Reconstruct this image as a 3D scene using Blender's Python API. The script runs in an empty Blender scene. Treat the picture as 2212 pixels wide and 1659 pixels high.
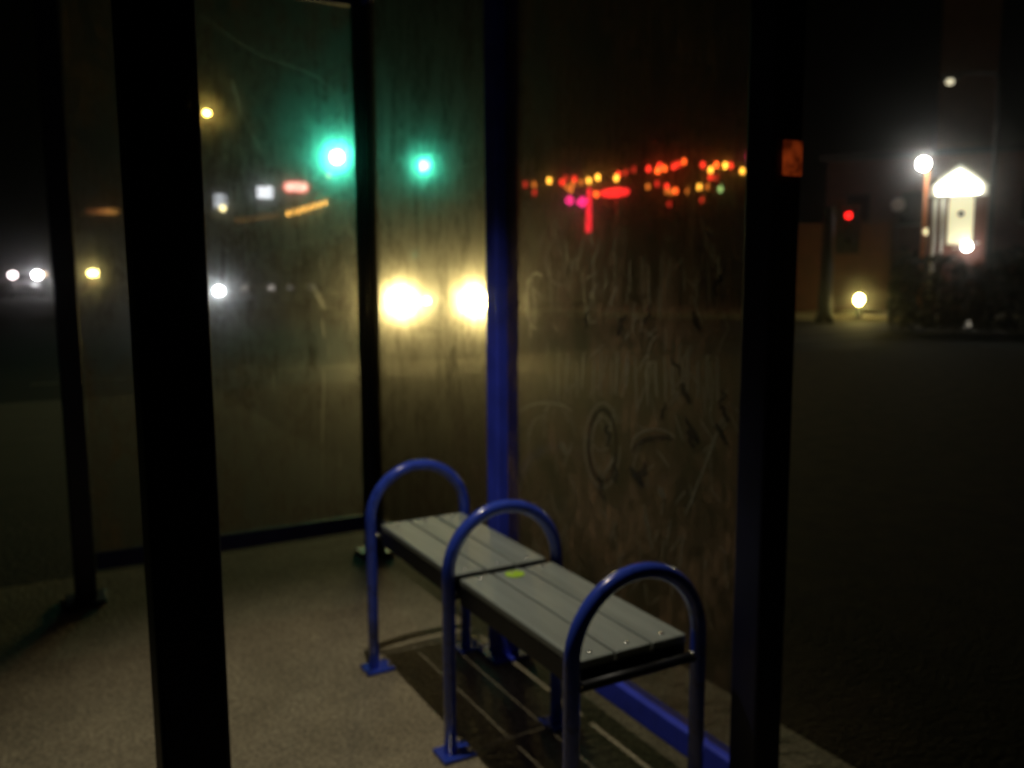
import bpy, bmesh, math, random
from mathutils import Vector, Matrix
R = math.radians
random.seed(7)
sc = bpy.context.scene
COL = sc.collection

# ---------------------------------------------------------------- camera
S = 1.12                       # metres per survey unit
CAM_H = 1.2024 * S
YAW, PITCH, ROLL = 0.5057, 0.1273, -0.0046
FPX, CW, CH = 1894.3, 2212.0, 1659.0
cam_d = bpy.data.cameras.new('camera')
cam = bpy.data.objects.new('camera', cam_d)
COL.objects.link(cam)
cam_d.sensor_width = 36.0
cam_d.lens = 36.0 * FPX / CW
cam_d.clip_start = 0.05
cam_d.clip_end = 2000
RM = Matrix.Rotation(-YAW, 3, 'Z') @ Matrix.Rotation(R(90) - PITCH, 3, 'X') @ Matrix.Rotation(ROLL, 3, 'Z')
cam.matrix_world = Matrix.Translation((0, 0, CAM_H)) @ RM.to_4x4()
cam_d.dof.use_dof = True          # hand-held phone, focus hunting far too near
cam_d.dof.focus_distance = 0.76
cam_d.dof.aperture_fstop = 5.2
sc.camera = cam

# ---------------------------------------------------------------- sky, exposure
w = bpy.data.worlds.new('World')
sc.world = w
w.use_nodes = True
wn = w.node_tree
sky = wn.nodes.new('ShaderNodeTexSky')
sky.sky_type = 'NISHITA'
sky.sun_disc = False
sky.sun_elevation = R(-6)
sky.sun_rotation = R(140)
bg = wn.nodes['Background']
wn.links.new(sky.outputs[0], bg.inputs[0])
bg.inputs[1].default_value = 0.006
sc.view_settings.view_transform = 'Standard'
sc.view_settings.look = 'None'
sc.view_settings.exposure = 0
sc.view_settings.gamma = 1
sc.cycles.use_denoising = True
sc.cycles.max_bounces = 6
sc.cycles.transparent_max_bounces = 24
sc.cycles.volume_bounces = 0
sc.cycles.sample_clamp_indirect = 4


def ray(px, py):
    return (RM @ Vector(((px - CW / 2) / FPX, -(py - CH / 2) / FPX, -1)))


def at(px, py, d):
    """point seen in direction px,py at depth d"""
    return Vector((0, 0, CAM_H)) + ray(px, py) * d


def on_plane(px, py, axis, val):
    v = ray(px, py)
    return Vector((0, 0, CAM_H)) + v * ((val - (CAM_H if axis == 2 else 0)) / v[axis])


# ---------------------------------------------------------------- materials
MATS = {}


def mat(name, col, rough=0.6, metal=0.0, noise=0.0, nscale=8.0, bump=0.0, col2=None, coat=0.0, stretch=(1, 1, 1), lo=.35, hi=.65):
    if name in MATS:
        return MATS[name]
    m = bpy.data.materials.new(name)
    m.use_nodes = True
    nt = m.node_tree
    b = nt.nodes['Principled BSDF']
    b.inputs['Base Color'].default_value = (*col, 1)
    b.inputs['Roughness'].default_value = rough
    b.inputs['Metallic'].default_value = metal
    b.inputs['Coat Weight'].default_value = coat
    tc = nt.nodes.new('ShaderNodeTexCoord')
    mp = nt.nodes.new('ShaderNodeMapping')
    mp.inputs['Scale'].default_value = stretch
    nt.links.new(tc.outputs['Object'], mp.inputs[0])
    n = nt.nodes.new('ShaderNodeTexNoise')
    n.inputs['Scale'].default_value = nscale
    n.inputs['Detail'].default_value = 7
    n.inputs['Roughness'].default_value = .62
    nt.links.new(mp.outputs[0], n.inputs['Vector'])
    if col2 is None:
        col2 = tuple(c * (1 - noise) for c in col)
    rp = nt.nodes.new('ShaderNodeValToRGB')
    rp.color_ramp.elements[0].position = lo
    rp.color_ramp.elements[1].position = hi
    rp.color_ramp.elements[0].color = (*col2, 1)
    rp.color_ramp.elements[1].color = (*col, 1)
    nt.links.new(n.outputs[0], rp.inputs[0])
    nt.links.new(rp.outputs[0], b.inputs['Base Color'])
    if bump:
        n2 = nt.nodes.new('ShaderNodeTexNoise')
        n2.inputs['Scale'].default_value = nscale * 9
        n2.inputs['Detail'].default_value = 4
        nt.links.new(tc.outputs['Object'], n2.inputs['Vector'])
        bp = nt.nodes.new('ShaderNodeBump')
        bp.inputs['Strength'].default_value = bump
        bp.inputs['Distance'].default_value = 0.01
        nt.links.new(n2.outputs[0], bp.inputs['Height'])
        nt.links.new(bp.outputs[0], b.inputs['Normal'])
    MATS[name] = m
    return m


def emit(name, col, strength):
    if name in MATS:
        return MATS[name]
    m = bpy.data.materials.new(name)
    m.use_nodes = True
    b = m.node_tree.nodes['Principled BSDF']
    b.inputs['Base Color'].default_value = (*[min(1, c) * .5 for c in col], 1)
    b.inputs['Emission Color'].default_value = (*col, 1)
    b.inputs['Emission Strength'].default_value = strength
    MATS[name] = m
    return m


def glass_mat(name, seed, dirt=0.12, density=12.0, g=0.9915):
    """grimy safety glass: clear, a patchy film of dirt, and a body that scatters light forward"""
    m = bpy.data.materials.new(name)
    m.use_nodes = True
    nt = m.node_tree
    N, L = nt.nodes, nt.links
    for n in list(N):
        N.remove(n)
    out = N.new('ShaderNodeOutputMaterial')
    tr = N.new('ShaderNodeBsdfTransparent')
    tr.inputs[0].default_value = (.95, .95, .94, 1)
    gl = N.new('ShaderNodeBsdfGlossy')
    gl.inputs['Roughness'].default_value = .08
    lw = N.new('ShaderNodeLayerWeight')
    lw.inputs[0].default_value = .12
    mx = N.new('ShaderNodeMixShader')
    m1 = N.new('ShaderNodeMath'); m1.operation = 'MULTIPLY'; m1.inputs[1].default_value = .25
    L.new(lw.outputs['Fresnel'], m1.inputs[0])
    L.new(m1.outputs[0], mx.inputs[0]); L.new(tr.outputs[0], mx.inputs[1]); L.new(gl.outputs[0], mx.inputs[2])
    # film of dirt
    df = N.new('ShaderNodeBsdfDiffuse'); tl = N.new('ShaderNodeBsdfTranslucent')
    df.inputs[0].default_value = (.50, .33, .20, 1); tl.inputs[0].default_value = (.42, .27, .16, 1)
    md = N.new('ShaderNodeMixShader'); md.inputs[0].default_value = .2
    L.new(df.outputs[0], md.inputs[1]); L.new(tl.outputs[0], md.inputs[2])
    tc = N.new('ShaderNodeTexCoord')
    mp = N.new('ShaderNodeMapping'); mp.inputs['Location'].default_value = (seed, seed * 2, 0)
    mp.inputs['Scale'].default_value = (1, 1, .55)
    L.new(tc.outputs['Object'], mp.inputs[0])
    n1 = N.new('ShaderNodeTexNoise'); n1.inputs['Scale'].default_value = 7; n1.inputs['Detail'].default_value = 5
    n1.inputs['Distortion'].default_value = .6
    L.new(mp.outputs[0], n1.inputs['Vector'])
    mp2 = N.new('ShaderNodeMapping'); mp2.inputs['Scale'].default_value = (60, 60, 3.0); mp2.inputs['Location'].default_value = (seed, 0, seed)
    L.new(tc.outputs['Object'], mp2.inputs[0])
    n2 = N.new('ShaderNodeTexNoise'); n2.inputs['Scale'].default_value = 1; n2.inputs['Detail'].default_value = 3
    L.new(mp2.outputs[0], n2.inputs['Vector'])
    r1 = N.new('ShaderNodeMapRange'); r1.inputs[1].default_value = .36; r1.inputs[2].default_value = .62
    r1.inputs[3].default_value = .12; r1.inputs[4].default_value = 1
    L.new(n1.outputs[0], r1.inputs[0])
    r2 = N.new('ShaderNodeMapRange'); r2.inputs[1].default_value = .45; r2.inputs[2].default_value = .75
    r2.inputs[3].default_value = .6; r2.inputs[4].default_value = 1.5
    L.new(n2.outputs[0], r2.inputs[0])
    mu = N.new('ShaderNodeMath'); mu.operation = 'MULTIPLY'
    L.new(r1.outputs[0], mu.inputs[0]); L.new(r2.outputs[0], mu.inputs[1])
    n3 = N.new('ShaderNodeTexNoise'); n3.inputs['Scale'].default_value = 26; n3.inputs['Detail'].default_value = 3
    n3.inputs['Distortion'].default_value = 1.2
    L.new(mp.outputs[0], n3.inputs['Vector'])
    r3 = N.new('ShaderNodeMapRange'); r3.inputs[1].default_value = .40; r3.inputs[2].default_value = .62
    r3.inputs[3].default_value = .35; r3.inputs[4].default_value = 1.25
    L.new(n3.outputs[0], r3.inputs[0])
    mu3 = N.new('ShaderNodeMath'); mu3.operation = 'MULTIPLY'
    L.new(mu.outputs[0], mu3.inputs[0]); L.new(r3.outputs[0], mu3.inputs[1])
    mu2 = N.new('ShaderNodeMath'); mu2.operation = 'MULTIPLY'; mu2.inputs[1].default_value = dirt
    L.new(mu3.outputs[0], mu2.inputs[0])
    fin = N.new('ShaderNodeMixShader')
    L.new(mu2.outputs[0], fin.inputs[0]); L.new(mx.outputs[0], fin.inputs[1]); L.new(md.outputs[0], fin.inputs[2])
    L.new(fin.outputs[0], out.inputs['Surface'])
    vs = N.new('ShaderNodeVolumeScatter')
    vs.inputs['Color'].default_value = (1, 1, 1, 1)
    vs.inputs['Density'].default_value = density
    vs.inputs['Anisotropy'].default_value = g
    L.new(vs.outputs[0], out.inputs['Volume'])
    return m


M_blue = mat('blue_powder_coat', (.045, .095, .68), .22, 0, .35, 22, coat=1.0, col2=(.015, .03, .20), lo=.33, hi=.47)
M_dark = mat('dark_painted_steel', (.012, .014, .035), .35, .1, .3, 10)
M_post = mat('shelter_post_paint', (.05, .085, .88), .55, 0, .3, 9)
M_post2 = mat('shaded_post_paint', (.013, .015, .06), .5, 0, .3, 9)  # darker copy of the post paint; shade on the unlit posts is in the colour
M_rail = mat('shaded_navy_paint', (.025, .035, .26), .6, 0, .3, 9)  # rail copy of the post paint with shade put into the colour
M_seat = mat('grey_green_plastic', (.36, .405, .375), .36, 0, .28, 30, bump=.15, stretch=(1, .06, 1))
M_frame = mat('seat_frame_steel', (.035, .036, .04), .45, .5, .3, 20)
M_conc = mat('concrete', (.40, .345, .235), .85, 0, .28, 5, bump=.5)
M_asph = mat('asphalt', (.026, .024, .021), .8, 0, .3, 2.5, bump=.6)
M_grass = mat('grass', (.055, .038, .022), .9, 0, .5, 6, bump=.8)
for _m in (M_asph, M_grass):
    _m.node_tree.nodes['Principled BSDF'].inputs['Specular IOR Level'].default_value = .12
M_kerb = mat('kerb_stone', (.30, .28, .24), .8, 0, .25, 4, bump=.3)
M_paint = mat('road_paint', (.16, .15, .13), .7, 0, .4, 20)
M_bolt = mat('zinc_bolt', (.75, .75, .72), .22, 1, .1, 40)
M_black = mat('black_metal', (.012, .012, .012), .5, .2, .3, 6)
M_pole = mat('galvanised_pole', (.20, .19, .17), .5, .6, .25, 5)
M_wood = mat('weathered_wood', (.10, .065, .04), .85, 0, .4, 3, bump=.4, stretch=(4, 4, .5))
M_brick = mat('red_brick', (.15, .05, .032), .85, 0, .35, 3, bump=.4)
M_brown = mat('brown_render', (.20, .105, .05), .9, 0, .3, 1.5, bump=.3)
M_white = mat('white_paint', (.78, .77, .70), .5, 0, .1, 6)
M_leaf = mat('hedge_leaf', (.018, .024, .010), .7, 0, .5, 3)
M_bark = mat('bark', (.07, .05, .035), .9, 0, .4, 5, bump=.5)
M_tyre = mat('tyre_rubber', (.015, .015, .015), .8)
M_rim = mat('wheel_rim', (.35, .35, .36), .35, .9)
M_cglass = mat('car_glass', (.01, .012, .014), .08, 0, coat=.5)
M_chrome = mat('grille_trim', (.5, .5, .5), .2, 1)
M_wall = mat('store_wall', (.16, .14, .11), .85, 0, .3, 1.2)
M_roofm = mat('roof_panel', (.03, .03, .04), .5, .2, .2, 3)
M_off = mat('unlit_lens', (.02, .012, .008), .25)


_c = M_conc.node_tree
_b2 = _c.nodes['Principled BSDF']
_src = _b2.inputs['Base Color'].links[0].from_socket
_tcn = [n for n in _c.nodes if n.type == 'TEX_COORD'][0]
_nn = _c.nodes.new('ShaderNodeTexNoise'); _nn.inputs['Scale'].default_value = 95; _nn.inputs['Detail'].default_value = 2
_c.links.new(_tcn.outputs['Object'], _nn.inputs['Vector'])
_rr = _c.nodes.new('ShaderNodeMapRange'); _rr.inputs[1].default_value = .36; _rr.inputs[2].default_value = .64
_rr.inputs[3].default_value = .62; _rr.inputs[4].default_value = 1.3
_c.links.new(_nn.outputs[0], _rr.inputs[0])
_mm = _c.nodes.new('ShaderNodeMix'); _mm.data_type = 'RGBA'; _mm.blend_type = 'MULTIPLY'; _mm.inputs[0].default_value = 1
_c.links.new(_src, _mm.inputs[6]); _c.links.new(_rr.outputs[0], _mm.inputs[7])
_c.links.new(_mm.outputs[2], _b2.inputs['Base Color'])


# ---------------------------------------------------------------- mesh helpers
def box(bm, c, d, rot=None, bevel=0.0):
    g = bmesh.ops.create_cube(bm, size=1)
    vs = g['verts']
    bmesh.ops.scale(bm, vec=Vector(d), verts=vs)
    if bevel:
        es = list({e for v in vs for e in v.link_edges})
        r = bmesh.ops.bevel(bm, geom=es, offset=bevel, segments=2, affect='EDGES', profile=.5)
        vs = list({v for f in r['faces'] for v in f.verts} | {v for v in vs if v.is_valid})
    if rot is not None:
        bmesh.ops.rotate(bm, cent=(0, 0, 0), matrix=rot, verts=vs)
    bmesh.ops.translate(bm, vec=Vector(c), verts=vs)
    return vs


def tube(bm, pts, r, seg=12, cap=True):
    pts = [Vector(p) for p in pts]
    rs = r if isinstance(r, (list, tuple)) else [r] * len(pts)
    rings = []
    prev = None
    for i, p in enumerate(pts):
        t = (pts[min(i + 1, len(pts) - 1)] - pts[max(i - 1, 0)]).normalized()
        if prev is None:
            a = Vector((0, 0, 1)) if abs(t.z) < .9 else Vector((1, 0, 0))
            u = t.cross(a).normalized()
        else:
            u = (prev - t * prev.dot(t)).normalized()
        prev = u
        v = t.cross(u)
        rings.append([bm.verts.new(p + (u * math.cos(k * 2 * math.pi / seg) + v * math.sin(k * 2 * math.pi / seg)) * rs[i]) for k in range(seg)])
    for a, b in zip(rings, rings[1:]):
        for k in range(seg):
            f = bm.faces.new((a[k], a[(k + 1) % seg], b[(k + 1) % seg], b[k]))
            f.smooth = True
    if cap:
        bm.faces.new(rings[0][::-1])
        bm.faces.new(rings[-1])


def ball(bm, c, r, sub=2, sc_=(1, 1, 1)):
    g = bmesh.ops.create_icosphere(bm, subdivisions=sub, radius=r)
    bmesh.ops.scale(bm, vec=Vector(sc_), verts=g['verts'])
    bmesh.ops.translate(bm, vec=Vector(c), verts=g['verts'])
    for v in g['verts']:
        for f in v.link_faces:
            f.smooth = True


def disc(bm, c, r, depth, axis='Y', seg=20, r2=None):
    g = bmesh.ops.create_cone(bm, cap_ends=True, segments=seg, radius1=r, radius2=r if r2 is None else r2, depth=depth)
    if axis == 'Y':
        bmesh.ops.rotate(bm, cent=(0, 0, 0), matrix=Matrix.Rotation(R(90), 3, 'X'), verts=g['verts'])
    elif axis == 'X':
        bmesh.ops.rotate(bm, cent=(0, 0, 0), matrix=Matrix.Rotation(R(90), 3, 'Y'), verts=g['verts'])
    bmesh.ops.translate(bm, vec=Vector(c), verts=g['verts'])


def obj(name, bm, m, parent=None, label=None):
    bmesh.ops.recalc_face_normals(bm, faces=bm.faces)
    me = bpy.data.meshes.new(name)
    bm.to_mesh(me)
    bm.free()
    me.materials.append(m)
    o = bpy.data.objects.new(name, me)
    COL.objects.link(o)
    if parent is not None:
        o.parent = parent
    if label:
        o['label'] = label
    return o


def part(name, m, parent, *shapes, label=None):
    """shapes: callables that add to a bmesh"""
    bm = bmesh.new()
    for f in shapes:
        f(bm)
    return obj(name, bm, m, parent, label)


def B(c, d, **k):
    return lambda bm: box(bm, c, d, **k)


def T(p, r, **k):
    return lambda bm: tube(bm, p, r, **k)


def DC(*a, **k):
    return lambda bm: disc(bm, *a, **k)


def BL(*a, **k):
    return lambda bm: ball(bm, *a, **k)


def thing(name, label, cat, loc=(0, 0, 0), rz=0.0, group=None):
    o = bpy.data.objects.new(name, None)
    o.empty_display_size = .2
    COL.objects.link(o)
    o.location = loc
    o.rotation_euler = (0, 0, rz)
    o['label'] = label
    o['category'] = cat
    if group:
        o['group'] = group
    return o


def struct(name, m, *shapes):
    o = part(name, m, None, *shapes)
    o['kind'] = 'structure'
    return o


def copy_thing(root, loc, rz, label, group=None):
    r = root.copy(); COL.objects.link(r)
    r.location = loc; r.rotation_euler = (0, 0, rz); r['label'] = label
    if group:
        r['group'] = group
    for ch in list(root.children):
        c = ch.copy(); COL.objects.link(c); c.parent = r
        for g in list(ch.children):
            d = g.copy(); COL.objects.link(d); d.parent = c
    return r


def face_cam(p):
    """rotation that turns local -Y towards the camera"""
    return math.atan2(-p[0], p[1])


# ================================================================ SETTING
struct('road', M_asph, B((40, 60, -.17), (500, 500, .1)))                    # top at -0.12
struct('pavement', M_conc, B((.45, .56, -.062), (2.9, 7.42, .12)))            # concrete pad, top about 0
struct('path', mat('worn_asphalt', (.06, .05, .038), .9, 0, .35, 3, bump=.5), B((.45, 7.41, -.064), (2.9, 6.28, .12)))
struct('kerb', M_kerb, B((-1.09, 3.7, -.06), (.16, 13.7, .128), bevel=.015))
struct('verge', M_grass, B((8.375, 3.7, -.066), (12.95, 13.7, .12)))
struct('road_marking', M_paint, B((30, 13.2, -.114), (60, .13, .004)))
# far pavement in front of the brick wall and hedge
pw = at(1800, 698, 24.5)
fwd = Vector((math.sin(.9), math.cos(.9), 0)); rgt = Vector((math.cos(.9), -math.sin(.9), 0))
rot_far = Matrix.Rotation(-.9, 3, 'Z')
c_far = fwd * 29.6 + rgt * 0.6
struct('far_pavement', M_conc, B((c_far.x, c_far.y, -.065), (34, 4.0, .12), rot=rot_far))
c_l = fwd * 38 + rgt * 0.6
struct('far_lawn', M_grass, B((c_l.x, c_l.y, -.075), (60, 12.6, .12), rot=rot_far))

# ================================================================ SHELTER
def s_(*a):
    return tuple(v * S for v in a)


XW = 1.2604 * S
XF = .135 * S
YD, YC, YB = 1.2489 * S, 2.3377 * S, 3.508 * S
RZ = .1744 * S
PW = .082
ZT = 2.66
sh = thing('bus_shelter', 'blue framed bus shelter with grimy scratched glass walls round a bench', 'bus shelter', ((XW + XF) / 2, (YD + YB) / 2, 0))
OX, OY = sh.location.x, sh.location.y


def L_(x, y, z=0):
    return (x - OX, y - OY, z)


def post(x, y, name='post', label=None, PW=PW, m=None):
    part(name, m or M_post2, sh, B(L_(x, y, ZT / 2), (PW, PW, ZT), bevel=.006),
         B(L_(x, y, .006), (PW + .07, PW + .07, .012), bevel=.003), label=label)


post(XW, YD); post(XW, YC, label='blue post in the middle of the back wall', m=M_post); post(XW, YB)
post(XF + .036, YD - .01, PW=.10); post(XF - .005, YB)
# orange reflection on the near right post, added as a small glowing plate
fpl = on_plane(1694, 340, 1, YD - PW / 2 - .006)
_og = emit('orange_reflection', (1, .13, .02), .13)
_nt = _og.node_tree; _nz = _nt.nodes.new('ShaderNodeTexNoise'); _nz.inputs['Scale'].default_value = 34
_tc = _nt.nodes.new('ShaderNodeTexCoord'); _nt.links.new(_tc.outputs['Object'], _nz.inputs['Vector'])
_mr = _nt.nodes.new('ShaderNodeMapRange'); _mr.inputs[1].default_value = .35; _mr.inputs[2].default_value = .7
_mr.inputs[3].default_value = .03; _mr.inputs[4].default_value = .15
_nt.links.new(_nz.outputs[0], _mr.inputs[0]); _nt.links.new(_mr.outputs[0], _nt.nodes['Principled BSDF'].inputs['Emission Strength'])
part('reflection_plate', _og, sh,
     B(L_(XW + .008, YD - PW / 2 - .005, fpl.z), (.052, .008, .072), bevel=.003), label='small orange red reflection on the near dark post, drawn as a glowing square')


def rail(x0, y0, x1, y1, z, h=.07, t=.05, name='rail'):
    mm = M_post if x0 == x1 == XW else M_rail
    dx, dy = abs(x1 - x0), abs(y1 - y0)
    if dx < dy:
        d = (t, dy - PW, h)
    else:
        d = (dx - PW, t, h)
    part(name, mm, sh, B(L_((x0 + x1) / 2, (y0 + y1) / 2, z), d, bevel=.006))


zb = RZ - .035
ZR = 2.56
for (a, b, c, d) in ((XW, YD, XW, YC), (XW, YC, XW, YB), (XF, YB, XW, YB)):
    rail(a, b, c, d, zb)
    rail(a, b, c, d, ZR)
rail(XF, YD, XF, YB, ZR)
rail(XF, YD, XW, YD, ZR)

G = .008
zg0, zg1 = RZ + .001, ZR - .037
zc, hg = (zg0 + zg1) / 2, zg1 - zg0


def pane(c, d, m, label):
    return part('glass_pane', m, sh, B(L_(*c), d), label=label)


gBC = pane((XW, (YC + YB) / 2, zc), (G, YB - YC - PW - .004, hg), glass_mat('grimy_glass_rear', 3.1, .34, 80), 'grimy rear pane lit by headlights')
gCD = pane((XW, (YC + YD) / 2, zc), (G, YC - YD - PW - .004, hg), glass_mat('grimy_glass_near', 8.4, .36, 16), 'grimy scratched pane behind the bench')
gBE = pane(((XW + XF) / 2, YB, zc), (XW - XF - PW - .004, G, hg), glass_mat('grimy_glass_end', 5.7, .30, 52), 'grimy end pane beyond the bench')

# scratches etched in the glass
M_scr = bpy.data.materials.new('etched_scratch')
M_scr.use_nodes = True
_n = M_scr.node_tree.nodes; _l = M_scr.node_tree.links
_b = _n['Principled BSDF']; _b.inputs['Base Color'].default_value = (.55, .52, .42, 1); _b.inputs['Roughness'].default_value = .4
_t = _n.new('ShaderNodeBsdfTransparent'); _tl = _n.new('ShaderNodeBsdfTranslucent'); _tl.inputs[0].default_value = (.9, .9, .8, 1)
_m1 = _n.new('ShaderNodeMixShader'); _m2 = _n.new('ShaderNodeMixShader')
_m1.inputs[0].default_value = .5; _m2.inputs[0].default_value = .12
_l.new(_b.outputs[0], _m1.inputs[1]); _l.new(_tl.outputs[0], _m1.inputs[2])
_l.new(_t.outputs[0], _m2.inputs[1]); _l.new(_m1.outputs[0], _m2.inputs[2])
_l.new(_m2.outputs[0], _n['Material Output'].inputs['Surface'])
_v = _n.new('ShaderNodeVolumeScatter'); _v.inputs['Density'].default_value = 420; _v.inputs['Anisotropy'].default_value = .955
_v.inputs['Color'].default_value = (1, 1, 1, 1)
_l.new(_v.outputs[0], _n['Material Output'].inputs['Volume'])


M_scr2 = M_scr.copy(); M_scr2.name = 'etched_graffiti'
M_scr2.node_tree.nodes[_m2.name].inputs[0].default_value = .27
M_drk = M_scr.copy(); M_drk.name = 'faded_pen'
M_drk.node_tree.nodes[_m2.name].inputs[0].default_value = .38
M_drk.node_tree.nodes['Principled BSDF'].inputs['Base Color'].default_value = (.02, .02, .02, 1)
M_drk.node_tree.nodes[_m1.name].inputs[0].default_value = 0
for _l2 in list(M_drk.node_tree.nodes['Material Output'].inputs['Volume'].links):
    M_drk.node_tree.links.remove(_l2)


def strokes(pane_o, axis, val, lines, side, m=None, name='scratches'):
    """lines: (list of sight points, half width in m) laid on the pane"""
    bm = bmesh.new()
    for pts, hw in lines:
        P = [on_plane(x, y, axis, val) for x, y in pts]
        n = len(P)
        prev = None
        for i, p in enumerate(P):
            t = (P[min(i + 1, n - 1)] - P[max(i - 1, 0)]).normalized()
            nn = Vector((1, 0, 0)) if axis == 0 else Vector((0, 1, 0))
            s = t.cross(nn).normalized()
            k = hw * (.35 + .65 * math.sin(math.pi * (i + .5) / n)) * random.uniform(.8, 1.2)
            off = Vector((-OX, -OY, 0))
            q = [p + s * k + off, p - s * k + off]
            vs = [bm.verts.new(v) for v in q] + [bm.verts.new(v - nn * .0012) for v in q]
            if prev:
                for a, b in ((0, 1), (3, 2), (1, 3), (2, 0)):
                    bm.faces.new((prev[a], prev[b], vs[b], vs[a]))
            prev = vs
    bmesh.ops.holes_fill(bm, edges=[e for e in bm.edges if e.is_boundary], sides=8)
    obj(name, bm, m or M_scr, pane_o)


def arc(cx, cy, rx, ry, a0, a1, n=18):
    return [(cx + rx * math.cos(R(a0 + (a1 - a0) * i / n)), cy + ry * math.sin(R(a0 + (a1 - a0) * i / n))) for i in range(n + 1)]


def vline(x, y0, y1, dx=0, n=7):
    return [(x + dx * i / n + random.uniform(-1, 1), y0 + (y1 - y0) * i / n) for i in range(n + 1)]


lcd = [(arc(1302, 962, 38, 92, 0, 330, 30), .0035), (arc(1302, 962, 22, 62, 20, 330, 24), .003),
       (vline(1560, 905, 1010, -38), .005), (vline(1522, 1010, 1110, -40), .004),
       (arc(1415, 965, 50, 38, 150, 330), .003),
       (vline(1390, 1090, 1190, 20), .005), (arc(1180, 900, 60, 30, 200, 340), .005),
       (arc(1160, 650, 24, 60, 90, 300), .007), (vline(1138, 600, 730, 8), .006), (vline(1150, 590, 700, 6), .004)]
for k in range(19):
    lcd.append((vline(1205 + k * 19 + random.uniform(-4, 4), 770 + random.uniform(-12, 12), 855 + random.uniform(-20, 30), random.uniform(-5, 5)), random.uniform(.004, .0065)))
for k in range(16):
    lcd.append((vline(1190 + k * 24 + random.uniform(-6, 6), 560 + random.uniform(-20, 20), 640 + random.uniform(-20, 40), random.uniform(-8, 8)), random.uniform(.001, .003)))
for k in range(170):
    x = random.uniform(1135, 1585); y = random.uniform(470, 1300)
    lcd.append((vline(x, y, y + random.uniform(15, 80), random.uniform(-28, 28)), random.uniform(.0008, .0024)))
for k in range(7):
    x = random.uniform(1160, 1560); y = random.uniform(560, 1250); q_ = random.uniform(12, 38)
    lcd.append((arc(x, y, q_, q_ * 1.5, random.uniform(0, 180), random.uniform(200, 300)), random.uniform(.0015, .003)))
lcd.append(([(1212, 958), (1218, 968), (1222, 980)], .012)); lcd.append(([(1423, 1056), (1430, 1064), (1436, 1076)], .011))
strokes(gCD, 0, XW - G / 2 - .001, lcd, -1, M_scr2)
ldk = [(arc(1302, 962, 30, 77, 0, 360, 30), .006), (arc(1425, 985, 60, 40, 190, 300), .008), (vline(1360, 1010, 1050, 30), .012), (vline(1480, 900, 960, 30), .009)]
for k in range(16):
    x = random.uniform(1200, 1570); y = random.uniform(570, 1200)
    dx = random.uniform(-18, 18)
    ldk.append(([(x + dx * t / 4 + random.uniform(-7, 7), y + t * random.uniform(7, 12)) for t in range(5)], random.uniform(.005, .011)))
strokes(gCD, 0, XW - G / 2 - .0035, ldk, -1, M_drk, 'pen_marks')

lbc = [(vline(970, 640, 900, 3, 14), .010), (arc(935, 730, 40, 22, 180, 350), .008), (arc(1010, 725, 34, 30, 190, 270), .005),
       (arc(845, 380, 40, 70, -60, 60), .004), (arc(880, 365, 45, 70, 120, 210), .004), (arc(1000, 330, 50, 30, 30, 150), .004),
       (vline(955, 270, 330, 4), .006), (vline(880, 700, 800, 2), .005), (vline(1020, 710, 830, 1), .005), (vline(930, 395, 330, 60), .003), (vline(935, 640, 690, 2), .003)]
for k in range(44):
    x = random.uniform(836, 1044); y = random.uniform(560, 720)
    lbc.append((vline(x, y, y + random.uniform(20, 90), random.uniform(-2, 2)), random.uniform(.0008, .002)))
for k in range(40):
    x = random.uniform(836, 1044); y = random.uniform(270, 420)
    lbc.append((vline(x, y, y + random.uniform(20, 70), random.uniform(-10, 10)), random.uniform(.0008, .002)))
strokes(gBC, 0, XW - G / 2 - .001, lbc, -1)

lbe = [(vline(676, 614, 669, 26), .013), (vline(697, 690, 730, 3), .006), (vline(700, 800, 960, -4), .006),
       (vline(697, 960, 1060, 0), .002), (vline(590, 800, 850, 1), .003), (vline(710, 740, 775, 0), .003),
       ([(430, 30), (470, 60), (520, 95), (570, 122), (615, 138), (655, 152), (690, 170), (722, 200), (742, 236)], .003),
       (vline(500, 170, 250, 22), .008), (vline(545, 290, 330, 25), .004), (vline(740, 225, 300, 5), .004), (vline(735, 980, 1010, 0), .002)]
for k in range(26):
    x = random.uniform(470, 600); y = random.uniform(250, 420)
    lbe.append((vline(x, y, y + random.uniform(20, 60), random.uniform(-6, 14)), random.uniform(.001, .0028)))
for k in range(46):
    x = random.uniform(470, 760); y = random.uniform(300, 1000)
    lbe.append((vline(x, y, y + random.uniform(15, 60), random.uniform(-5, 5)), random.uniform(.0008, .0018)))
strokes(gBE, 1, YB - G / 2 - .001, lbe, -1)

# roof and its lamp
part('roof', M_roofm, sh, B(L_(OX, OY, ZT + .06), (XW - XF + .5, YB - YD + .5, .07), bevel=.02),
     B(L_(OX, OY, ZT + .012), (XW - XF + .16, YB - YD + .16, .024)))
LX, LY, LZ = .82, 2.17, 2.60
lampm = emit('downlight_face', (1, .93, .72), .6)
fx = part('ceiling_lamp', M_dark, sh, T([L_(LX, LY, LZ), L_(LX, LY, ZT)], .085, seg=20))
ld = bpy.data.lights.new('downlight', 'SPOT')
ld.energy = 60
ld.color = (1, .90, .70)
ld.spot_size = R(68)
ld.spot_blend = .75
ld.shadow_soft_size = .016
lo = bpy.data.objects.new('downlight', ld)
COL.objects.link(lo)
lo.location = (LX, LY, LZ - .015)

# ================================================================ BENCH
a0, D_, HT = .8618 * S, .3109 * S, .6202 * S
y1 = 1.3284 * S; y2 = (1.3284 + .5542) * S; y3 = (1.3284 + .5542 + .5494) * S
SZ = .46 * S
bn = thing('bench', 'bench of grey green slats between three blue tube hoops under the shelter', 'bench', (a0 + D_ / 2, y2, 0))


def b_(x, y, z):
    return (x - a0 - D_ / 2, y - y2, z)


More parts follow.
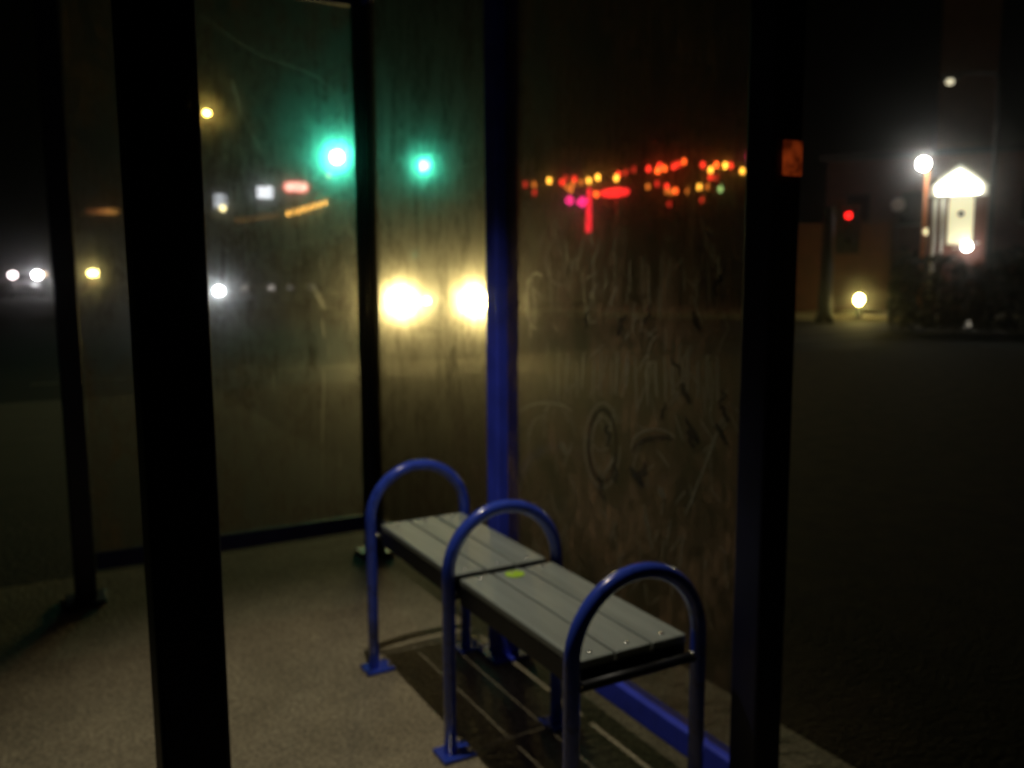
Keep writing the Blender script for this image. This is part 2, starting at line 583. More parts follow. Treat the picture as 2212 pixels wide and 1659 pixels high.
rt = .0185
for yy in (y1, y2, y3):
    pts = [b_(a0, yy, .008), b_(a0, yy, .2), b_(a0, yy, HT - D_ / 2 - .02)]
    for i in range(0, 25):
        t = math.pi - math.pi * i / 24
        pts.append(b_(a0 + D_ / 2 + D_ / 2 * math.cos(t), yy, HT - D_ / 2 + D_ / 2 * math.sin(t)))
    pts += [b_(a0 + D_, yy, HT - D_ / 2 - .02), b_(a0 + D_, yy, .2), b_(a0 + D_, yy, .008)]
    hp = part('hoop', M_blue, bn, T(pts, rt, seg=18))
    for xx in (a0, a0 + D_):
        part('base_plate', M_blue, hp, B(b_(xx + .012, yy, .005), (.10, .085, .01), bevel=.003),
             )
        for dy in (.025, -.025):
            part('bolt', M_bolt, hp, DC(b_(xx + .047, yy + dy, .016), .008, .012, 'Z', seg=6))
    for xx, sg in ((a0, 1), (a0 + D_, -1)):
        part('bolt', M_bolt, hp, BL(b_(xx + sg * (rt + .002), yy - .004, SZ - .045), .008, sc_=(.7, 1, 1)))
gap = .005
xs0, xs1 = a0 + .026, a0 + D_ - .026
pwid = (xs1 - xs0 - 2 * gap) / 3
for (ya, yb) in ((y1 + .012, y2 - .016), (y2 + .016, y3 - .03)):
    for k in range(3):
        xa = xs0 + k * (pwid + gap)
        sl = part('seat_slat', M_seat, bn, B(b_(xa + pwid / 2, (ya + yb) / 2, SZ - .010), (pwid, yb - ya, .02), bevel=.004))
        for yy in (ya + .03, yb - .03):
            part('screw', M_bolt, sl, BL(b_(xa + pwid / 2, yy, SZ + .0005), .0065, sc_=(1, 1, .5)))
    # angle iron frame under the slats
    part('seat_frame', M_frame, bn,
         B(b_(xs0 + .004, (ya + yb) / 2, SZ - .046), (.008, yb - ya - .01, .05)),
         B(b_(xs1 - .004, (ya + yb) / 2, SZ - .046), (.008, yb - ya - .01, .05)),
         B(b_((xs0 + xs1) / 2, ya + .006, SZ - .046), (xs1 - xs0 - .02, .008, .05)),
         B(b_((xs0 + xs1) / 2, yb - .006, SZ - .046), (xs1 - xs0 - .02, .008, .05)))
for yy in (y1, y2, y3):
    part('crossbar', M_frame, bn, T([b_(a0 + rt - .004, yy, SZ - .052), b_(a0 + D_ - rt + .004, yy, SZ - .052)], .012))
sp = on_plane(1112, 1241, 2, SZ)
part('round_sticker', mat('sticker_green', (.52, .85, .05), .6, 0, .15, 40), bn,
     DC(b_(sp.x, sp.y, SZ + .0012), .027, .002, 'Z', seg=24), label='yellow green round sticker on the seat slats')

# ================================================================ VEHICLES
M_body = mat('dark_car_paint', (.03, .032, .04), .25, .3, .1, 3, coat=.8)
M_body2 = mat('grey_car_paint', (.12, .12, .12), .3, .3, .1, 3, coat=.8)
M_body3 = mat('maroon_car_paint', (.10, .02, .02), .3, .3, .1, 3, coat=.8)


def car(name, label, cat, loc, rz, paint, lens, group, lens_r=.085, lamp_h=.78, half=.62, both=(1, 1)):
    t = thing(name, label, cat, loc, rz, group)

    def body(bm):
        # stations along y (front at -y), with half width, bottom and top of the lower body
        st = [(-2.25, .66, .34, .70), (-2.15, .82, .26, .84), (-1.7, .88, .24, .95), (-1.0, .90, .24, 1.00), (0, .91, .24, 1.02), (1.2, .91, .24, 1.04), (1.9, .88, .26, 1.02), (2.2, .80, .34, .92), (2.28, .68, .42, .80)]
        rings = []
        for y, hw, z0, z1 in st:
            zm = (z0 + z1) / 2
            pr = [(-hw * .86, z0), (-hw, z0 + .12), (-hw, zm + .08), (-hw * .93, z1 - .04), (-hw * .8, z1), (0, z1 + .03), (hw * .8, z1), (hw * .93, z1 - .04), (hw, zm + .08), (hw, z0 + .12), (hw * .86, z0)]
            rings.append([bm.verts.new((x, y, z)) for x, z in pr])
        for a, b in zip(rings, rings[1:]):
            for k in range(len(a)):
                f = bm.faces.new((a[k], a[(k + 1) % len(a)], b[(k + 1) % len(a)], b[k])); f.smooth = True
        bm.faces.new(rings[0]); bm.faces.new(rings[-1][::-1])

    part('body', paint, t, body)

    def cabin(bm, k=1.0, zt=1.50):
        lo_ = [(-.78, -.95), (.78, -.95), (.80, 1.75), (-.80, 1.75)]
        hi_ = [(-.60, -.15), (.60, -.15), (.62, 1.2), (-.62, 1.2)]
        a = [bm.verts.new((x, y, 1.0)) for x, y in lo_]; b = [bm.verts.new((x, y, zt)) for x, y in hi_]
        for i in range(4):
            bm.faces.new((a[i], a[(i + 1) % 4], b[(i + 1) % 4], b[i]))
        bm.faces.new(b); bm.faces.new(a[::-1])
    part('windows', M_cglass, t, cabin)
    part('roof', paint, t, B((0, .52, 1.515), (1.22, 1.38, .05), bevel=.02))
    part('grille', M_black, t, B((0, -2.262, .62), (.78, .05, .16), bevel=.01))
    part('air_intake', M_black, t, B((0, -2.19, .40), (1.1, .16, .1), bevel=.01))
    part('bumper', paint, t, B((0, -2.27, .48), (1.5, .1, .1), bevel=.03))
    for sx, on in ((-1, both[0]), (1, both[1])):
        part('headlight', (lens[0 if sx < 0 else 1] if isinstance(lens, tuple) else lens) if on else M_off, t, lambda bm, sx=sx: ball(bm, (sx * half, -2.20, lamp_h), lens_r, 2, (1.15, .6, 1)))
        part('mirror', paint, t, B((sx * .98, -.75, 1.06), (.16, .1, .11), bevel=.02))
    for sx in (-1, 1):
        for yy in (-1.4, 1.4):
            wh = part('wheel', M_tyre, t, DC((sx * .80, yy, .33), .33, .22, 'X', seg=24))
            part('rim', M_rim, wh, DC((sx * .815, yy, .33), .2, .22, 'X', seg=16))
    return t


def ground(px, d):
    p = at(px, 700, d)
    return Vector((p.x, p.y, -.12))


H_main = emit('headlight_main', (1, .76, .27), 290)
p = ground(934, 17.3)
car('parked_car', 'dark car facing the shelter with both yellow headlights blazing', 'car', p, face_cam(p) + .05, M_body, H_main, 'cars with their lights on', .19, .96, .635)
H_white = emit('headlight_white', (1, .97, 1), 55)
H_yel = emit('headlight_yellow', (1, .8, .25), 26)
H_dim = emit('headlight_reflection', (1, .9, .85), .5)  # reflection in unlit headlights, given as a weak glow
_c = [o for o in COL.objects if o.name == 'parked_car'][0]
part('fog_lamp', emit('fog_lamp_glow', (1, .84, .36), 150), _c, BL((-.20, -2.29, .98), .055))
p = ground(62, 56)
car('parked_car', 'far car with white headlights, at the left edge of the photo', 'car', p, face_cam(p), M_body2, (emit('headlight_weak', (1, .85, .85), 7), H_white), 'cars with their lights on', .22, 1.4, .66)
p = ground(212, 60)
car('parked_car', 'far car with one yellow light, between the left edge and the front post', 'car', p, face_cam(p), M_body3, H_yel, 'cars with their lights on', .22, 1.5, .10 + .1, (1, 1))
p = ground(424, 31)
car('parked_car', 'car with one white headlight showing right of the near left post', 'car', p, face_cam(p), M_body2, emit('headlight_cool', (.9, .97, 1), 60), 'cars with their lights on', .14, .88, .76)
p = ground(560, 44)
car('parked_car', 'far car with unlit headlights whose faint reflection is made to glow seen through the end pane', 'car', p, face_cam(p), M_body3, H_dim, 'cars with their lights on', .16, .75, .62)


# ================================================================ TRAFFIC LIGHTS
def traffic_light(loc, rz, label, lit, colmat, zc_, arm=0.0, lens_r=.15, extra_h=.9, group='traffic lights', pr=1.0, pm=None):
    t = thing('traffic_light', label, 'traffic light', loc, rz, group)
    g = .12
    part('pole', pm or M_pole, t, T([(arm, .12, 0), (arm, .12, .3), (arm, .12, zc_ + extra_h)], [.16 * pr, .10 * pr, .075 * pr], seg=14))
    if arm:
        part('mast_arm', M_pole, t, T([(arm, .12, zc_ + extra_h - .15), (0, .12, zc_ + extra_h - .05)], [.07, .045]))
    order = ['green', 'amber', 'red']
    z0 = zc_ - .35 * order.index(lit)
    part('housing', M_black, t, B((0, 0, z0 + .35), (.36, .22, 1.08), bevel=.03))
    part('backplate', M_black, t, B((0, .02, z0 + .35), (.62, .02, 1.35)))
    part('bracket', M_pole, t, B((arm / 2 if abs(arm) < .5 else 0, .12, z0 + .98), (max(.08, abs(arm) if abs(arm) < .5 else .08), .06, .12)))
    for i, nme in enumerate(order):
        part('lens', colmat if nme == lit else M_off, t, lambda bm, i=i: ball(bm, (0, -.12, z0 + .35 * i), lens_r, 2, (1, .35, 1)),
             label=('lit %s lens' % nme) if nme == lit else None)

        def visor(bm, i=i):
            pts = []
            for k in range(13):
                a = R(-20 + 220 * k / 12)
                pts.append((math.cos(a), math.sin(a)))
            ra = []
            for (rr, yy) in ((.17, -.11), (.16, -.34)):
                ra.append([bm.verts.new((c * rr, yy, z0 + .35 * i + s * rr)) for c, s in pts])
            for (rr, yy) in ((.178, -.11), (.168, -.34)):
                ra.append([bm.verts.new((c * rr, yy, z0 + .35 * i + s * rr)) for c, s in pts])
            for k in range(12):
                bm.faces.new((ra[0][k], ra[0][k + 1], ra[1][k + 1], ra[1][k]))
                bm.faces.new((ra[2][k], ra[2][k + 1], ra[3][k + 1], ra[3][k]))
                bm.faces.new((ra[1][k], ra[1][k + 1], ra[3][k + 1], ra[3][k]))
        part('visor', M_black, t, visor)
    return t


g_main = emit('signal_green', (.08, 1, .60), 330)
g_two = emit('signal_green_far', (.08, 1, .60), 230)
q = at(728, 340, 26); traffic_light((q.x, q.y, -.12), face_cam(q), 'green traffic light shining brightest, seen through the end pane', 'green', g_main, q.z + .12, 2.4, .19)
q = at(915, 359, 30); traffic_light((q.x, q.y, -.12), face_cam(q), 'green traffic light seen between the two back posts', 'green', g_two, q.z + .12, 2.6, .16)
q = at(1833, 466, 24); traffic_light((q.x, q.y, -.12), face_cam(q), 'red traffic light on a dark pole right of the shelter', 'red', emit('signal_red', (1, .012, .01), 4), q.z + .12, -.52, .09, .25, pr=1.9, pm=M_black)


# ================================================================ STREET LAMPS
def street_lamp(loc, rz, label, m, zc_, head_r=.2, arm=1.6, polem=M_pole, group='street lamps'):
    t = thing('street_lamp', label, 'street lamp', loc, rz, group)
    part('pole', polem, t, T([(arm, 0, 0), (arm, 0, 1.0), (arm, 0, zc_ - .1), (arm * .9, 0, zc_ + .18), (arm * .3, 0, zc_ + .28), (0, 0, zc_ + .22)], [.13, .10, .07, .055, .045, .04]))
    part('lamp_head', M_black, t, B((0, 0, zc_ + .17), (.7, .34, .12), bevel=.04))
    part('lamp_shade', m, t, BL((0, 0, zc_ + .02), head_r, sc_=(1, 1, .8)))
    return t


q = at(447, 245, 42); street_lamp((q.x, q.y, -.12), face_cam(q), 'tall street lamp with a small yellow light, right of the near left post', emit('lamp_yellow', (1, .70, .14), 60), q.z + .12, .16, -1.8)
q = at(2052, 178, 30); street_lamp((q.x, q.y, -.12), face_cam(q), 'tall street lamp with a faint pale light, topmost on the right', emit('lamp_faint', (1, .9, .6), .9), q.z + .12, .14, 1.5, M_black)

# post-top lamp; the orange light on its pole is put into the colour
q = at(1995, 354, 30)
t = thing('lamp_post', 'white globe lamp on a slim orange lit pole left of the gabled porch', 'lamp post', (q.x, q.y, -.12), face_cam(q))
zz = q.z + .12
part('pole', mat('orange_lit_pole', (.75, .25, .07), .5), t, T([(.13, .05, 0), (.13, .05, zz - .22)], [.09, .06]))
part('lamp_globe', emit('globe_white', (1, .97, .88), 80), t, BL((0, 0, zz), .21))
part('cap', M_black, t, DC((0, 0, zz + .33), .2, .08, 'Z', r2=.05))
part('neck', M_black, t, T([(.13, .05, zz - .23), (0, 0, zz - .27)], .05))

# yellow bollard light
q = at(1856, 648, 25.5)
t = thing('bollard_light', 'low bollard lamp glowing yellow on the pavement by the brick wall', 'bollard light', (q.x, q.y, 0), face_cam(q))
part('post', M_black, t, T([(0, 0, 0), (0, 0, q.z - .16)], .09))
part('lamp', emit('bollard_yellow', (1, .80, .22), 95), t, BL((0, 0, q.z + .01), .12, sc_=(1, 1, 1.25)))
part('cap', M_black, t, DC((0, 0, q.z + .19), .18, .05, 'Z'))
# reflector before the hedge, made to glow like a small lamp
q = at(2090, 700, 20.5)
t = thing('glow_reflector', 'tiny pale reflector at the foot of the dark hedge, made to glow', 'reflector', (q.x, q.y, -.12), face_cam(q))
part('stake', M_black, t, T([(0, 0, 0), (0, 0, q.z + .04)], .02))
part('lamp', emit('reflector_glow', (1, .9, .7), .8), t, BL((0, 0, q.z + .12), .08))  # the reflector itself, made to glow; not a lamp


# ================================================================ SIGNS
def pole_sign(px, py, d, wpx, hpx, col, st, label, rim=None, oval=False, rise=0.0):
    q = at(px, py, d)
    W, H = wpx / FPX * d, hpx / FPX * d
    t = thing('pole_sign', label, 'sign', (q.x, q.y, -.12), face_cam(q), 'lit signs on poles')
    z = q.z + .12
    for sx in (-1, 1):
        part('pole', M_pole, t, T([(sx * W * .3, .1, 0), (sx * W * .3, .1, z)], .07))
    if oval:
        def ov(k, y, dp):
            def f(bm):
                g = bmesh.ops.create_cone(bm, cap_ends=True, segments=32, radius1=1, radius2=1, depth=dp)
                bmesh.ops.rotate(bm, cent=(0, 0, 0), matrix=Matrix.Rotation(R(90), 3, 'X'), verts=g['verts'])
                for v in g['verts']:
                    # stadium outline
                    a = math.atan2(v.co.z, v.co.x)
                    v.co.x = (W / 2 - H / 2) * (1 if math.cos(a) > 0 else -1) * min(1, abs(math.cos(a)) * 3) + H / 2 * k * math.cos(a)
                    v.co.z = H / 2 * k * math.sin(a)
                bmesh.ops.translate(bm, vec=(0, y, z), verts=g['verts'])
            return f
        part('sign_rim', rim, t, ov(1.15, 0, .16))
        part('sign_face', emit('sign_' + label[:12], col, st), t, ov(.8, -.09, .06))
    else:
        part('sign_box', M_black, t, B((0, 0, z), (W + .12, .2, H + .12), bevel=.02))
        part('sign_face', emit('sign_' + label[:12], col, st), t, B((0, -.11, z), (W, .04, H)))
        n = max(2, int(wpx / 9))
        part('lettering', mat('sign_letters', (.15, .15, .2), .6), t, *[B((-W / 2 + W * (k + .5) / n, -.135, z + random.uniform(-.03, .03)), (W / n * .35, .012, H * .42)) for k in range(n)])
    return t


pole_sign(572, 416, 60, 32, 24, (.9, .92, 1), 3.4, 'square white lit sign on poles with illegible dark letters')
pole_sign(640, 404, 58, 52, 22, (1, .62, .5), 2.4, 'long rounded lit sign with a red rim and pale face', emit('sign_red_rim', (1, .05, .03), 1.8), True)
pole_sign(476, 434, 62, 24, 28, (.85, .9, 1), 1.5, 'small pale lit sign just right of the near left post')


# single bulbs on slim posts (shop and yard lights far off)
def yard_light(px, py, d, r, col, st, label, cat='lamp post'):
    q = at(px, py, d)
    t = thing('yard_light', label, cat, (q.x, q.y, -.12), face_cam(q), 'small far lights on posts')
    part('post', M_pole, t, T([(0, .05, 0), (0, .05, q.z)], .04))
    part('lamp', emit('yl_%d_%d' % (px, py), col, st), t, BL((0, 0, q.z + .12), r))
    part('cap', M_black, t, DC((0, 0, q.z + .12 + r), r * .9, .04, 'Z'))


yard_light(481, 450, 50, .18, (1, .85, .4), 5, 'far pale yellow light just below the small pale sign')
yard_light(510, 475, 48, .15, (1, .62, .08), 3.5, 'far amber light low left of the amber eave lights')
yard_light(713, 455, 36, .09, (1, .05, .02), 3, 'small red light just right of the amber eave lights')
yard_light(717, 508, 36, .06, (1, .03, .03), 1.2, 'faint red light below the brightest green traffic light')
yard_light(710, 379, 40, .09, (1, .45, .25), 2.4, 'tiny orange light just under the brightest green traffic light')
yard_light(755, 522, 40, .13, (.8, .95, .9), 1.0, 'faint whitish light left of the rear corner post')
yard_light(868, 513, 40, .09, (1, .28, .02), 6, 'orange light touching a white one above the blazing headlights')
yard_light(881, 515, 40, .11, (.95, .95, .9), 3.2, 'white light touching an orange one above the blazing headlights')
yard_light(940, 519, 44, .08, (.9, .9, .6), 1.0, 'faint pale light above the gap between the blazing headlights')
yard_light(911, 495, 44, .09, (.9, .85, .6), .7, 'faintest buff light below the second green traffic light')
yard_light(897, 549, 30, .09, (.02, .9, .55), 1.6, 'tiny green reflection just above the blazing headlights, built as a glowing ball')  # teal reflection built as a glowing ball on a post
yard_light(825, 492, 44, .12, (.8, .8, .7), .5, 'dim grey light right of the rear corner post')
yard_light(97, 592, 50, .16, (1, .7, .4), 1.2, 'dim amber light right of the far white headlights')
yard_light(225, 592, 52, .16, (1, .35, .15), .7, 'dim red light beside the far yellow light')
yard_light(1940, 442, 40, .32, (.9, .75, .6), .045, 'dim window left of the white globe lamp, built as a round pale glow')  # dim window built as a pale glowing ball
yard_light(2003, 500, 29, .12, (1, .85, .45), 1.6, 'small yellow light at the foot of the orange lit pole')
yard_light(1764, 500, 30, .08, (.8, .8, .9), .12, 'faintest grey light left of the red traffic light')


# ================================================================ BUILDINGS
def line_building(label, pts_px, zlamp, colmat_list, w_back=12, name='store_building', group=None, lamps='eave_light'):
    """a long low store whose front wall runs between two sight lines; lamps hang under its eave"""
    (xa, da), (xb, db) = pts_px
    A = at(xa, 600, da); Bp = at(xb, 600, db)
    A.z = Bp.z = 0
    v = (Bp - A); ln = v.length; u = v.normalized()
    t = thing(name, label, 'building', ((A + Bp) / 2 + Vector((0, 0, -.12))), math.atan2(u.y, u.x))
    # local x along wall; which side is the camera
    cam_side = -1 if (Matrix.Rotation(-math.atan2(u.y, u.x), 3, 'Z') @ (Vector((0, 0, 0)) - (A + Bp) / 2)).y < 0 else 1
    s = -cam_side
    H = zlamp + .12
    part('wall', M_wall, t, B((0, s * (w_back / 2 + .9), H / 2), (ln, w_back, H)))
    part('roof', M_roofm, t, B((0, s * (w_back / 2 + .6), H + .07), (ln + .8, w_back + 1.0, .14), bevel=.03))
    n = max(3, int(ln / 3))
    for k in range(n):
        x = -ln / 2 + ln * (k + .5) / n
        wd = part('window', M_cglass, t, B((x, s * .87, 1.6), (ln / n * .7, .05, 1.9)))
        part('frame', M_black, wd, B((x, s * .86, 2.59), (ln / n * .76, .08, .07)), B((x, s * .86, .61), (ln / n * .76, .08, .07)), B((x, s * .855, 1.6), (.05, .05, 1.9)))
    return t, u, s, ln


am1 = emit('eave_amber', (1, .48, .08), 7.0); am2 = emit('eave_amber_dim', (.9, .4, .08), .45)
t, u, s, ln = line_building('long low store with a row of amber lights under its eave, beyond the end pane', ((500, 47), (712, 33.4)), 4.1, None)
inv = Matrix.Rotation(-t.rotation_euler.z, 3, 'Z')
def local(t, q):
    return inv @ (q - Vector(t.location))
for k in range(8):
    px = 622 + 11.6 * k
    f = (px - 617) / 88
    q = local(t, at(px, 460 - 25 * f, 1 / ((1 - f) / 40 + f / 33.75)))
    part('eave_light', am1, t, B(tuple(q), (.085, .05, .36 - .02 * abs(k - 2)), bevel=.01))
for k in range(9):
    px = 512 + 11 * k
    f = (px - 500) / 117
    q = local(t, at(px, 478 - 18 * f, 1 / ((1 - f) / 46 + f / 40)))
    part('eave_light', am2, t, B(tuple(q), (.12, .05, .3), bevel=.01), label='dim amber eave light')

t, u, s, ln = line_building('far low shop with a short row of orange lights between two left posts', ((175, 44), (266, 42)), 4.3, None, 8)
inv = Matrix.Rotation(-t.rotation_euler.z, 3, 'Z')
for k, st in enumerate((.12, .2, .22, .45, .6, .75, .8, .9, .35)):
    q = local(t, at(190 + 8 * k, 457, 40))
    part('eave_light', emit('row_%d' % k, (1, .32 + .02 * k, .10), st), t, B(tuple(q), (.12, .05, .26), bevel=.01))

# red brick wall right of the shelter
q = at(1812, 640, 29.5)
t = thing('brick_wall', 'tall reddish brick garden wall behind the yellow bollard lamp', 'wall', (q.x, q.y, -.005), face_cam(q))
part('wall', M_brick, t, B((-.25, 0, 1.4), (3.1, .3, 2.8)))
part('coping', M_brick, t, B((-.25, 0, 2.85), (3.2, .42, .1), bevel=.02))
part('pier', M_brick, t, B((1.25, -.05, 1.45), (.45, .5, 2.9)))
# far red brown backdrop building right
q = at(2090, 600, 44)
t = thing('apartment_building', 'broad dark red brown building behind the gabled porch', 'building', (q.x, q.y, -.12), face_cam(q))
part('wall', M_brick, t, B((0, 0, 3.4), (13, 6, 6.8)))
part('roof', M_roofm, t, B((0, 0, 6.95), (13.6, 6.6, .3)))
for x in (-5, -2.5, 2.6, 5):
    wd = part('window', M_cglass, t, B((x, -3.0, 4.4), (1.1, .08, 1.5)))
    part('sill', M_kerb, wd, B((x, -3.06, 3.6), (1.3, .2, .1)))
# tall narrow tower
q = at(2084, 300, 50)
t = thing('brick_tower', 'tall narrow brown tower rising above the gabled porch', 'tower', (q.x, q.y, -.12), face_cam(q))
part('wall', M_brown, t, B((0, 0, 10), (2.9, 2.6, 20)))
part('coping', M_kerb, t, B((0, 0, 20.1), (3.2, 2.9, .25)))

# gabled porch, lit, with a white door
q = at(2070, 425, 24)
t = thing('gabled_porch', 'small white gabled porch glowing brightly above the dark hedge', 'porch', (q.x, q.y, -.12), face_cam(q))
k = 24 / FPX
gz = q.z + .12
hw = 56 * k


def gable(bm):
    pr = [(-hw, gz), (hw, gz), (hw, gz + 18 * k), (0, gz + 62 * k), (-hw, gz + 18 * k)]
    a = [bm.verts.new((x, -.6, z)) for x, z in pr]; b = [bm.verts.new((x, .9, z)) for x, z in pr]
    bm.faces.new(a); bm.faces.new(b[::-1])
    for i in range(5):
        bm.faces.new((a[i], a[(i + 1) % 5], b[(i + 1) % 5], b[i]))


part('gable', M_white, t, gable)
part('gable_glow', emit('porch_white', (1, .97, .80), 24), t,  # brightly lit gable face, its light put in as a glowing sheet
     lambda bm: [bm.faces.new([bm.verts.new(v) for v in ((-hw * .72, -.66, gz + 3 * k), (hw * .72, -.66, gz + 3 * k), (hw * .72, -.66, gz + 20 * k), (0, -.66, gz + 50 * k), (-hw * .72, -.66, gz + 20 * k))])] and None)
part('roof', M_kerb, t, B((-hw * .52, .1, gz + 46 * k), (hw * 1.22, 1.6, .05), rot=None), label=None) if False else None
for sx in (-1, 1):
    ang = math.atan2(44 * k, hw)
    part('roof', M_wall, t, B((sx * hw * .53, .1, gz + 46 * k), (hw * 1.3, 1.7, .05), rot=Matrix.Rotation(sx * ang, 3, 'Y')))
pl = -.45 * 1
part('column', M_white, t, T([(-hw * .78, -.5, 0), (-hw * .78, -.5, gz)], .05), )
part('column', M_white, t, T([(-hw * .50, -.5, 0), (-hw * .50, -.5, gz)], .035))
dr = part('door', emit('door_lit', (1, .93, .58), .62), t, B((.09, -.35, gz - 52 * k), (48 * k, .06, 100 * k), bevel=.01), label='pale lit door')  # light on the door put into its colour as a glow
part('window', M_black, dr, DC((.09, -.39, gz - 38 * k), 7 * k, .03, 'Y'))
part('wall', M_brick, t, B((0, .3, gz / 2), (2 * hw, 1.0, gz - .01)))
part('porch_lamp', emit('porch_lamp_glow', (1, .98, .9), 40), t, BL((22 * k, -.75, gz - 108 * k), .12))
part('railing', M_white, t, T([(-5 * k, -.75, gz - 112 * k), (45 * k, -.75, gz - 100 * k)], .02))


# ================================================================ HEDGE, TREES
def foliage(bm, n, fn, size):
    for _ in range(n):
        c = Vector(fn())
        a = Vector((random.gauss(0, 1), random.gauss(0, 1), random.gauss(0, 1))).normalized()
        b = a.orthogonal().normalized()
        c2 = a.cross(b)
        s1 = size * random.uniform(.6, 1.3); s2 = s1 * random.uniform(.35, .6)
        bm.faces.new([bm.verts.new(c + b * s1), bm.verts.new(c + c2 * s2), bm.verts.new(c - b * s1), bm.verts.new(c - c2 * s2)])


q = at(2075, 640, 20.5)
t = thing('hedge', 'dark overgrown hedge below the glowing gabled porch', 'hedge', (q.x + .5, q.y - .6, -.06), face_cam(q))


def hf():
    x = random.uniform(-2.3, 3.6)
    h = 1.75 + .16 * math.sin(x * 2.1) + .1 * math.sin(x * 5.3 + 1)
    edge = min(1, (x + 2.3) / .4 + .5)
    return (x, random.gauss(0, .38), random.uniform(0, h * edge) + random.gauss(0, .05))


bm = bmesh.new(); foliage(bm, 9000, hf, .075); obj('foliage', bm, M_leaf, t)
part('stems', M_bark, t, *[T([(x, 0, 0), (x + .1, .05, 1.2)], [.04, .015], seg=6) for x in [-2 + .55 * i for i in range(10)]])


def tree(px, d, H, cr, label, lean=0.0):
    p = ground(px, d)
    t = thing('tree', label, 'tree', (p.x, p.y, -.12), random.uniform(0, 6), 'dark trees beyond the shelter')
    tr = [((0, 0, 0), .22), ((.05, 0, H * .25), .17), ((.1 + lean, .05, H * .5), .12), ((.1 + lean, .1, H * .85), .04)]
    part('trunk', M_bark, t, T([a for a, b in tr], [b for a, b in tr], seg=10),
         *[T([(.1, 0, H * (.35 + .07 * i)), (math.cos(i * 2.4) * cr * .4, math.sin(i * 2.4) * cr * .4, H * (.5 + .07 * i)), (math.cos(i * 2.4) * cr * .8, math.sin(i * 2.4) * cr * .8, H * (.6 + .07 * i))], [.07, .045, .015], seg=7) for i in range(5)])
    cl = [(math.cos(i * 2.4) * cr * random.uniform(.2, .8), math.sin(i * 2.4) * cr * random.uniform(.2, .8), H * random.uniform(.5, .95), cr * random.uniform(.25, .45)) for i in range(22)]

    def f():
        c = random.choice(cl)
        v = Vector((random.gauss(0, 1), random.gauss(0, 1), random.gauss(0, 1))).normalized() * c[3] * random.uniform(.5, 1.05)
        return (c[0] + v.x, c[1] + v.y, c[2] + v.z * .8)
    bm = bmesh.new(); foliage(bm, 5000, f, .13); obj('crown', bm, M_leaf, t)
    return t


tree(1250, 46, 8.5, 3.2, 'leafy dark tree behind the left part of the red string lights')
tree(1500, 48, 9.5, 3.6, 'leafy dark tree behind the right part of the red string lights')
tree(600, 64, 9, 3.4, 'dark tree far behind the long low store')

# ================================================================ STRING LIGHTS
def c3(x, y):
    return ((1200 + x / 2.765) * .8848, (300 + y / 2.765) * .8848)


lr = emit('bulb_red', (1, .03, .015), 4.2); ldr = emit('bulb_dim_red', (1, .035, .02), 1.2)
lor = emit('bulb_orange', (1, .10, .012), 7.5); ldo = emit('bulb_dim_orange', (1, .25, .03), 1.6)
ly = emit('bulb_yellow', (1, .42, .04), 9); lgy = emit('bulb_green_yellow', (.6, 1, .3), 2.4)
lpk = emit('bulb_pink', (1, .02, .18), 4)
U1 = [(228, 415, ldr), (287, 415, ldo), (290, 470, ldr), (390, 390, ly), (500, 375, ldr), (475, 402, lr), (510, 432, ldo), (560, 380, lr), (550, 415, ldo), (535, 455, ldo), (605, 400, ldo),
      (657, 390, ly), (717, 368, ly), (707, 482, lor), (843, 372, ly), (857, 348, lr), (907, 335, ldr), (960, 315, ldr), (1060, 310, lr), (1122, 322, lor), (1135, 288, lr), (1168, 308, lor), (1230, 295, lr), (1260, 280, lr), (1300, 262, lor)]
U2 = [(1427, 283, lr), (1480, 318, ly), (1517, 283, lor), (1480, 368, lr), (1515, 370, ldr), (1578, 288, ly), (1615, 288, lr), (1693, 325, ly), (1735, 228, lpk)]
LW = [(1055, 430, ldo), (1117, 412, ldr), (1183, 430, lr), (1185, 462, ldo), (1215, 465, ldo), (1243, 458, lor), (1325, 462, ldo), (1338, 470, ldo), (1400, 432, ly), (1460, 430, ldo), (1547, 447, lgy), (1420, 520, ldr), (1200, 548, ldr)]
DS = 34


def string(lst, cable_px, label, d):
    q0 = at(*c3(*cable_px[0]), d)
    t = thing('string_lights', label, 'string lights', (q0.x, q0.y, q0.z), 0, 'strings of coloured lights across the far side')
    o = Vector((q0.x, q0.y, q0.z))
    P = [at(*c3(*c), d) - o for c in cable_px]
    part('cable', M_black, t, T([tuple(p_) for p_ in P], .02, seg=6))
    for x, y, m in lst:
        q = at(*c3(x, y), d) - o
        # cable height above the bulb
        for a, b in zip(cable_px, cable_px[1:]):
            if a[0] <= x <= b[0] or b == cable_px[-1]:
                f = (x - a[0]) / (b[0] - a[0]); cy = a[1] + (b[1] - a[1]) * f; break
        qc = at(*c3(x, cy), d) - o
        bl = part('bulb', m, t, BL(tuple(q), .10, sc_=(.8, .8, 1.25)))
        part('flex', M_black, bl, T([(q.x, q.y, q.z + .1), tuple(qc)], .012, seg=5))


string(U1, [(190, 385), (500, 350), (850, 320), (1330, 235)], 'string of red and yellow lights rising to the right, the longest one', DS)
string(U2, [(1330, 235), (1560, 240), (1770, 200)], 'string of red and orange lights beside the near right post, the upper right one', DS)
string(LW, [(1020, 395), (1300, 400), (1600, 395)], 'string of amber lights hanging low under the upper string', DS + 1)


def wood_pole(px, d, H, label):
    p = ground(px, d)
    t = thing('utility_pole', label, 'pole', (p.x, p.y, -.12), face_cam(p), 'wooden poles carrying the string lights')
    part('shaft', M_wood, t, T([(0, 0, 0), (0, 0, H)], [.15, .1]))
    part('crossarm', M_wood, t, B((0, -.1, H - .5), (1.6, .1, .12)))


